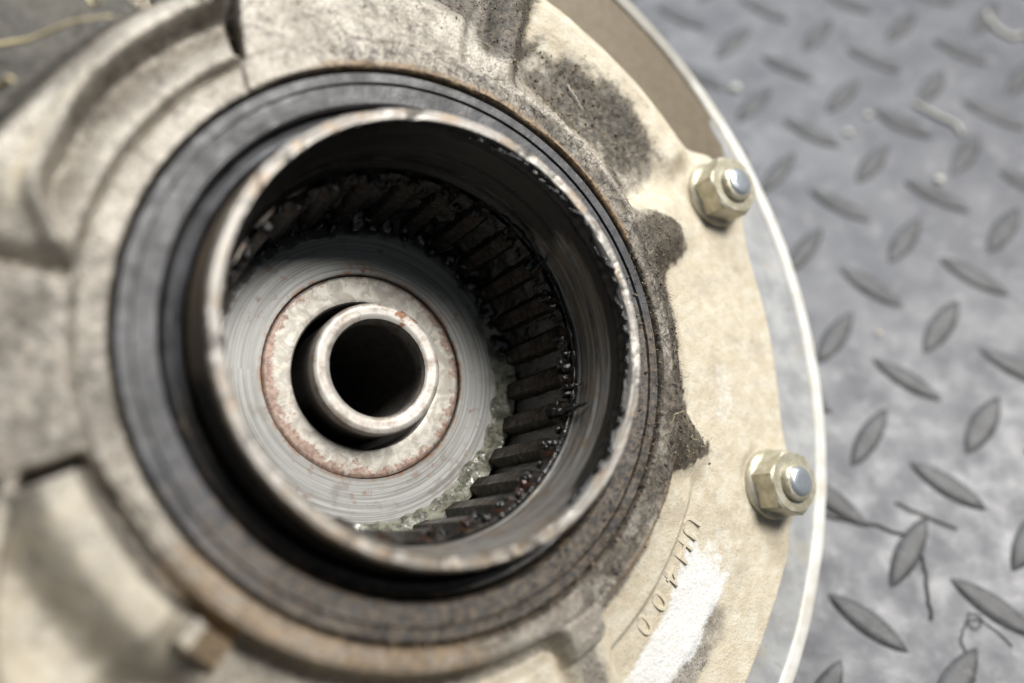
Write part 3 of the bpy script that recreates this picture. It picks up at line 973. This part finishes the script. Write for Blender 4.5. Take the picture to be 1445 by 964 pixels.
# ------------------------------------------------------------------ grease and dirt
def blob_mesh(name, seed, sub=3, amp=.35, sc=.9):
    bm = bmesh.new()
    bmesh.ops.create_icosphere(bm, subdivisions=sub, radius=1.0)
    V = np.array([v.co[:] for v in bm.verts])
    n = fbm(V[:, 0] + seed * 3.1, V[:, 1], V[:, 2] - seed, sc, 4, seed, .55)
    V = V * (1 + amp * 1.6 * n)[:, None]
    for v, c in zip(bm.verts, V):
        v.co = c * MM
    me = bpy.data.meshes.new(name)
    bm.to_mesh(me)
    bm.free()
    me.shade_smooth()
    return me


def build_grease(sleeve):
    # dark lumps on tooth heads and feet
    protos = [blob_mesh('grease_blob', 100 + k, 3, .62, 1.3) for k in range(6)]
    for m in protos:
        m.materials.append(MAT['grease'])
    reds = []
    for m in protos[:3]:
        c = m.copy()
        c.name = 'grease_blob'
        c.materials.clear()
        c.materials.append(MAT['rusty'])
        reds.append(c)

    def smear(th, r, z, q):
        a = math.radians(th)
        src = reds if adiff(th, 0) < -42 and RNG.rand() < .4 else protos
        o = part('grease_blob', src[RNG.randint(len(src))], None, sleeve, (RNG.uniform(0, 6), RNG.uniform(0, 6), RNG.uniform(0, 6)),
                 (r * math.cos(a), r * math.sin(a), z))
        o.scale = (q * RNG.uniform(.7, 1.25), q * RNG.uniform(.7, 1.25), q * RNG.uniform(.7, 1.25))
    for k in range(27):
        th = 8.0 + 360.0 / 27 * k
        t = adiff(th, 0)
        if not -92 < t < 168:
            continue
        for _ in range(3):
            smear(th + RNG.uniform(-3.2, 3.2), 30.9 + RNG.uniform(-1.0, .7), -16.4 + RNG.uniform(-1.4, .7), RNG.uniform(.45, 1.0))
        smear(th + RNG.uniform(-1.5, 1.5), 30.6, -16.9, .95)
        smear(th + 6.6, 31.3, RNG.uniform(-20, -15.5), RNG.uniform(.6, 1.1))
        if 0 < t < 135:
            f = 1 - .4 * ss(75, 130, t)
            smear(th + 6.6 + RNG.uniform(-1, 1), 30.2, -36.4 + RNG.uniform(-.3, .6), 2.1 * f)
            smear(th + RNG.uniform(-2, 2), 29.4, -37.3, 1.0 * f)
            smear(th + RNG.uniform(-4, 4), 30.2, -34.5, .9 * f)

    # film of black grease that half fills the tooth gaps
    nt, nz = 780, 60
    th = np.linspace(-96, 172, nt)
    zz = np.linspace(-38.0, -15.2, nz)
    TH = np.repeat(th[None], nz, 0)
    ZZ = np.repeat(zz[:, None], nt, 1)
    A = np.radians(TH)
    x, y = 30 * np.cos(A), 30 * np.sin(A)
    thick = .12 + .95 * ss(-30, 25, TH)
    rf = 31.65 - .8 * thick * (.75 + .9 * fbm(x, y, ZZ * .6, 2.6, 4, 131, .55)) - 1.3 * ss(-33, -37, ZZ) * ss(-5, 20, TH) * ss(150, 110, TH)
    V = np.stack([rf * np.cos(A), rf * np.sin(A), ZZ], -1).reshape(-1, 3)
    me = mesh_np('grease_film', V, grid_faces(nz, nt, False), 180)
    part('grease_film', me, 'grease', sleeve)

    # ragged black rope of grease under the inner lip on the right
    nt, ns = 620, 9
    th = np.linspace(-62, 88, nt)
    V = []
    for t in th:
        e = float(ss(-62, -45, t) * ss(88, 66, t))
        w1, w2 = mnoise.noise((t * .12, 2.2, 5)), mnoise.noise((t * .33, 7, 1))
        ra = max(.04, (.78 + .62 * w1 + .28 * w2) * e)
        zc = -1.75 + .7 * w1 + .35 * w2
        a = math.radians(t)
        for j in range(ns):
            q = 2 * math.pi * j / ns
            n2 = 1 + .28 * mnoise.noise((t * .4, q * 1.3, 3))
            r = 33.45 + .62 * ra * n2 * math.cos(q)
            V.append((r * math.cos(a), r * math.sin(a), zc + 1.9 * ra * n2 * math.sin(q)))
    F = []
    for i in range(nt - 1):
        for j in range(ns):
            k = (j + 1) % ns
            F.append((i * ns + j, i * ns + k, (i + 1) * ns + k, (i + 1) * ns + j))
    me = mesh_np('grease_rope', V, F, 180)
    part('grease_rope', me, 'grease', sleeve)

    # pale band pressed into the corner between disc and teeth
    nu, nt = 34, 900
    th = np.linspace(-100, 38, nt)
    U = np.linspace(0, 1, nu)[:, None]
    TH = np.repeat(th[None], nu, 0)
    wdt = ss(-100, -90, TH) * ss(38, 22, TH)
    r_in = 27.0 + 1.0 * fbm(TH * .4, 0 * TH, 0 * TH, 2.4, 3, 5) + 2.2 * ss(5, 38, TH) + .8 * ss(-60, -100, TH)
    r_out = 31.0
    Rr = r_in + (r_out - r_in) * U
    hh = 3.7 * wdt * (.75 + .35 * fbm(TH * .5, 0 * TH, 0 * TH, 3, 3, 9))
    Z = -38.45 + hh * U ** 1.5
    x, y = Rr * np.cos(np.radians(TH)), Rr * np.sin(np.radians(TH))
    bulge = np.sin(np.pi * np.clip(U, 0, 1)) ** .7
    fold = 1 - np.abs(fbm(TH * .42, U * 3.2, 0 * TH, 1.5, 3, 14, .5)) * 2.4
    d = bulge * wdt * (.45 + .75 * fbm(x, y, Z, 3.0, 3, 15, .42) + .10 * fold)
    Z = Z + d * .8
    V = np.stack([Rr * np.cos(np.radians(TH)), Rr * np.sin(np.radians(TH)), Z], -1).reshape(-1, 3)
    me = mesh_np('pale_grease', V, grid_faces(nu, nt, False), 180)
    o = part('pale_grease', me, 'pale')
    o['kind'] = 'stuff'

    # thin beaded line of grease along the shoulder above the teeth
    nt, ns = 460, 7
    th = np.linspace(-72, 66, nt)
    V = []
    for i, t in enumerate(th):
        e = float(ss(-72, -60, t) * ss(66, 45, t))
        nz = mnoise.noise((t * .35, 1.3, 0))
        rad = max(.05, (.34 + .40 * nz + .22 * mnoise.noise((t * 1.3, 4, 0))) * e)
        a = math.radians(t)
        for j in range(ns):
            q = 2 * math.pi * j / ns
            r = 31.75 + rad * math.cos(q)
            V.append((r * math.cos(a), r * math.sin(a), -14.7 + .2 * nz + rad * math.sin(q)))
    F = []
    for i in range(nt - 1):
        for j in range(ns):
            k = (j + 1) % ns
            F.append((i * ns + j, i * ns + k, (i + 1) * ns + k, (i + 1) * ns + j))
    me = mesh_np('grease_bead', V, F, 180)
    part('grease_bead', me, 'grease', sleeve)

    # ragged spikes of grease dragged across the bore wall
    for (r0, t0, z0), (r1, t1, z1), rad, sd in (((29.2, -20.8, -17.5), (32.5, -16.8, -9.6), 1.15, 3), ((30.5, -11.0, -16), (32.4, -9.6, -12.0), .6, 5), ((29.6, 33, -16.5), (32.3, 35.5, -11.6), .55, 8)):
        n = 22
        pts, tp = [], []
        for i in range(n):
            f = i / (n - 1)
            a = math.radians(t0 + (t1 - t0) * f + 1.0 * mnoise.noise((f * 5, sd, 0)))
            r = r0 + (r1 - r0) * f
            pts.append((r * math.cos(a), r * math.sin(a), z0 + (z1 - z0) * f))
            tp.append(max(.06, (1 - f) ** .8 * (1 + .9 * mnoise.noise((f * 9, sd + 3, 1)))))
        me = tube_mesh('grease_spike', pts, rad, 10, tp)
        part('grease_spike', me, 'grease', sleeve)


def build_dirt(field):
    Rr, TH, Z, g, tan = field
    T = np.radians(TH)
    P = np.stack([Rr * np.cos(T), Rr * np.sin(T), Z], -1).reshape(-1, 3)
    t = adiff(TH, 0)
    area_w = (Rr * (Rr > 49.5)).ravel()
    wgt = np.clip(g, 0, 1).ravel() ** 2 * area_w * ((t > -70) & (t < 128)).ravel()
    wgt = wgt / wgt.sum()
    # crumbs
    ico = bmesh.new()
    bmesh.ops.create_icosphere(ico, subdivisions=1, radius=1.0)
    iv = np.array([v.co[:] for v in ico.verts])
    fi = np.array([[v.index for v in f.verts] for f in ico.faces])
    ico.free()
    n = 5200
    idx = RNG.choice(len(P), n, p=wgt)
    C = P[idx] + RNG.normal(0, .12, (n, 3))
    # a second lot caught on the lower right of the seal face
    m = 1300
    a = np.radians(RNG.uniform(-125, 25, m))
    rr = np.where(RNG.rand(m) < .72, RNG.normal(46.9, .55, m), RNG.uniform(41, 46, m))
    C = np.vstack([C, np.stack([rr * np.cos(a), rr * np.sin(a), np.full(m, -8.0) + np.where(rr > 46.5, .25, 0)], 1)])
    N = len(C)
    S = np.exp(RNG.normal(-2.15, .45, N))
    S = np.minimum(S, .38)
    W = iv[None] * (1 + RNG.normal(0, .22, (N, len(iv), 1))) * S[:, None, None] * RNG.uniform(.7, 1.3, (N, 1, 3)) + C[:, None]
    F = (fi[None] + (np.arange(N) * len(iv))[:, None, None]).reshape(-1, 3)
    me = mesh_np('dirt_crumbs', W.reshape(-1, 3), F, None)
    o = part('dirt_crumbs', me, 'dirt')
    o['kind'] = 'stuff'
    # fine fibres
    def fibres(name, C, lo, hi, rad, mat, lift):
        V, F = [], []
        for c in C:
            L = RNG.uniform(lo, hi)
            d = RNG.normal(0, 1, 3)
            d[2] = abs(d[2]) * .35
            d /= np.linalg.norm(d)
            k = RNG.normal(0, .6, 3)
            k[2] *= .3
            b = len(V)
            for s in range(5):
                f = s / 4
                p = c + d * L * f + k * L * f * f * .6 + np.array((0, 0, lift))
                w_ = rad * (1 - .6 * f)
                for q in range(3):
                    an = 2.1 * q
                    V.append(p + np.array((math.cos(an) * w_, math.sin(an) * w_, (q - 1) * w_ * .8)))
            for s in range(4):
                for q in range(3):
                    q2 = (q + 1) % 3
                    F.append((b + s * 3 + q, b + s * 3 + q2, b + s * 3 + 3 + q2, b + s * 3 + 3 + q))
        me = mesh_np(name, V, F, 180)
        o = part(name, me, mat)
        o['kind'] = 'stuff'
    fibres('dirt_fibres', P[RNG.choice(len(P), 2600, p=wgt)], .5, 2.4, .04, 'fibre', .05)
    coll = ((Rr < 51.3) & (Rr > 47.2) & (t > -60) & (t < 110)).ravel().astype(float)
    fibres('collar_hairs', P[RNG.choice(len(P), 420, p=coll / coll.sum())], .8, 3.2, .055, 'fibre', .08)
    fibres('straw_chaff', P[RNG.choice(len(P), 110, p=wgt)], .8, 2.4, .07, 'straw', .1)


def tag(o, label, cat, group=None):
    o['label'] = label
    o['category'] = cat
    if group:
        o['group'] = group


def hubpt(r, th, z):
    a = math.radians(th)
    return HUBLOC + HUBROT @ Vector((r * math.cos(a), r * math.sin(a), z))


def build_litter():
    # bits lying on the mat
    def on_mat(name, pts, rad, mat, label, cat, seed, n=14, jit=.25, group=None, taper=None):
        c = np.mean(np.array(pts), 0)
        c[2] = 0
        P = wander([tuple((np.array(p) - c) * np.array((1, 1, .22)) + np.array((0, 0, rad * .75))) for p in pts], n, jit, seed)
        me = tube_mesh(name, P, rad, 7, taper)
        o = link(name, me, mat, None, c)
        tag(o, label, cat, group)
        return o
    on_mat('wood_sliver', [(149.5, 138, 1.6), (156, 131, 2.0), (160.5, 127.5, 1.7), (160.8, 123, 1.4)], 0.62, 'palestraw',
           'short bent pale sliver lying on the mat well above the upper nut', 'sliver', 1, 16, .15)
    on_mat('paper_curl', [(188.5, 181, 1.4), (188.0, 176, 2.6), (189.5, 170, 2.4), (193.5, 167, 1.4), (196.5, 168.5, 1.1)], 0.65, 'palestraw',
           'small curled white scrap on the mat near the far corner', 'scrap', 2, 16, .15)
    on_mat('dry_twig', [(84, -1.5, 1.6), (96, -5.0, 1.4), (107, -8.7, 1.9), (107.3, -17, 1.5), (105.0, -29, 1.4)], .28, 'greyfibre',
           'dark bent dry twig on the mat beside the bright rim', 'twig', 3, 22, .25)
    on_mat('thread_tangle', [(111.0, -43, .9), (110.5, -34, 1.6), (114.5, -27, 1.2), (117.5, -30, 2.0), (114.5, -32.5, 2.2), (113, -29.5, 1.8), (117, -29.5, 1.4), (122, -36, 1.0)], .15, 'greyfibre',
           'thin tangled dark thread on the mat between two tread lugs', 'thread', 4, 40, .2)
    on_mat('dry_grass', [(118, -7.5, 1.0), (109.5, -3.0, 2.2), (104.5, .2, 1.4)], .24, 'greyfibre',
           'short straight dark blade of grass crossing a tread lug tip', 'grass', 6, 12, .1)
    # clods
    for k, (x, y, s, lab) in enumerate(((147.5, 104.5, 2.6, 'larger pale crumb of dirt on the mat between the bent sliver and upper nut'),
                                        (124.0, 126.5, 2.4, 'pale grey crumb on the mat left of the bent sliver'),
                                        (133.0, 134.0, 2.0, 'small whitish crumb lying above the grey crumb on the mat'),
                                        (91.0, 150.0, 3.0, 'beige clod on the mat beyond the top edge of the case'),
                                        (113.4, 49.5, 1.0, 'tiny orange crumb stuck on a tread lug beside the rim'))):
        me = blob_mesh('dirt_clod', 300 + k, 2, .4, .8)
        o = link('dirt_clod', me, 'straw' if k == 4 else 'palestraw', None, (x, y, s * .35 + (1.0 if k == 4 else 0)))
        s *= .6
        o.scale = (s, s * .8, s * .5)
        tag(o, lab, 'crumb')
    # straws on the casting
    def on_case(pts, rad, mat, label, seed, name='straw'):
        W = [hubpt(*p) for p in pts]
        c = sum(W, Vector()) / len(W)
        P = wander([tuple(q - c) for q in W], 18, .06, seed)
        me = tube_mesh(name, P, rad * .72, 7, [1 - .5 * i / 17 for i in range(18)])
        o = link(name, me, mat, None, c)
        tag(o, label, 'straw')
    on_case([(75.5, 147.5, -16), (72, 144.5, -14.5), (68.5, 141.2, -9.0), (65.0, 138.2, -5.9)], .50, 'straw',
            'long curved straw lying on the greasy upper left corner of the case', 11)
    on_case([(73.5, 135.0, -15), (70.6, 136.0, -13.5), (67.3, 137.6, -6.0)], .42, 'straw',
            'short straw pointing down onto the rolled arc, right of the long one', 12)
    on_case([(70.2, 151.5, -14.5), (68.8, 151.3, -10.0), (67.4, 152.3, -7.6)], .8, 'straw',
            'thick yellowish straw stub at the far left edge of the case', 13)
    def zz(r, th):
        return zsurf(r, th) + .6
    on_case([(68.5, 57.8, zz(68.5, 57.8)), (67.0, 55.0, zz(67, 55) + .3), (66.2, 53.0, zz(66.2, 53))], .26, 'palestraw',
            'tiny pale straw in the fuzzy dirt pocket above the upper nut', 14)


build_mat()
FIELD, SLEEVE, DISC = build_case()
build_letters()
build_grease(SLEEVE)
build_dirt(FIELD)
build_litter()
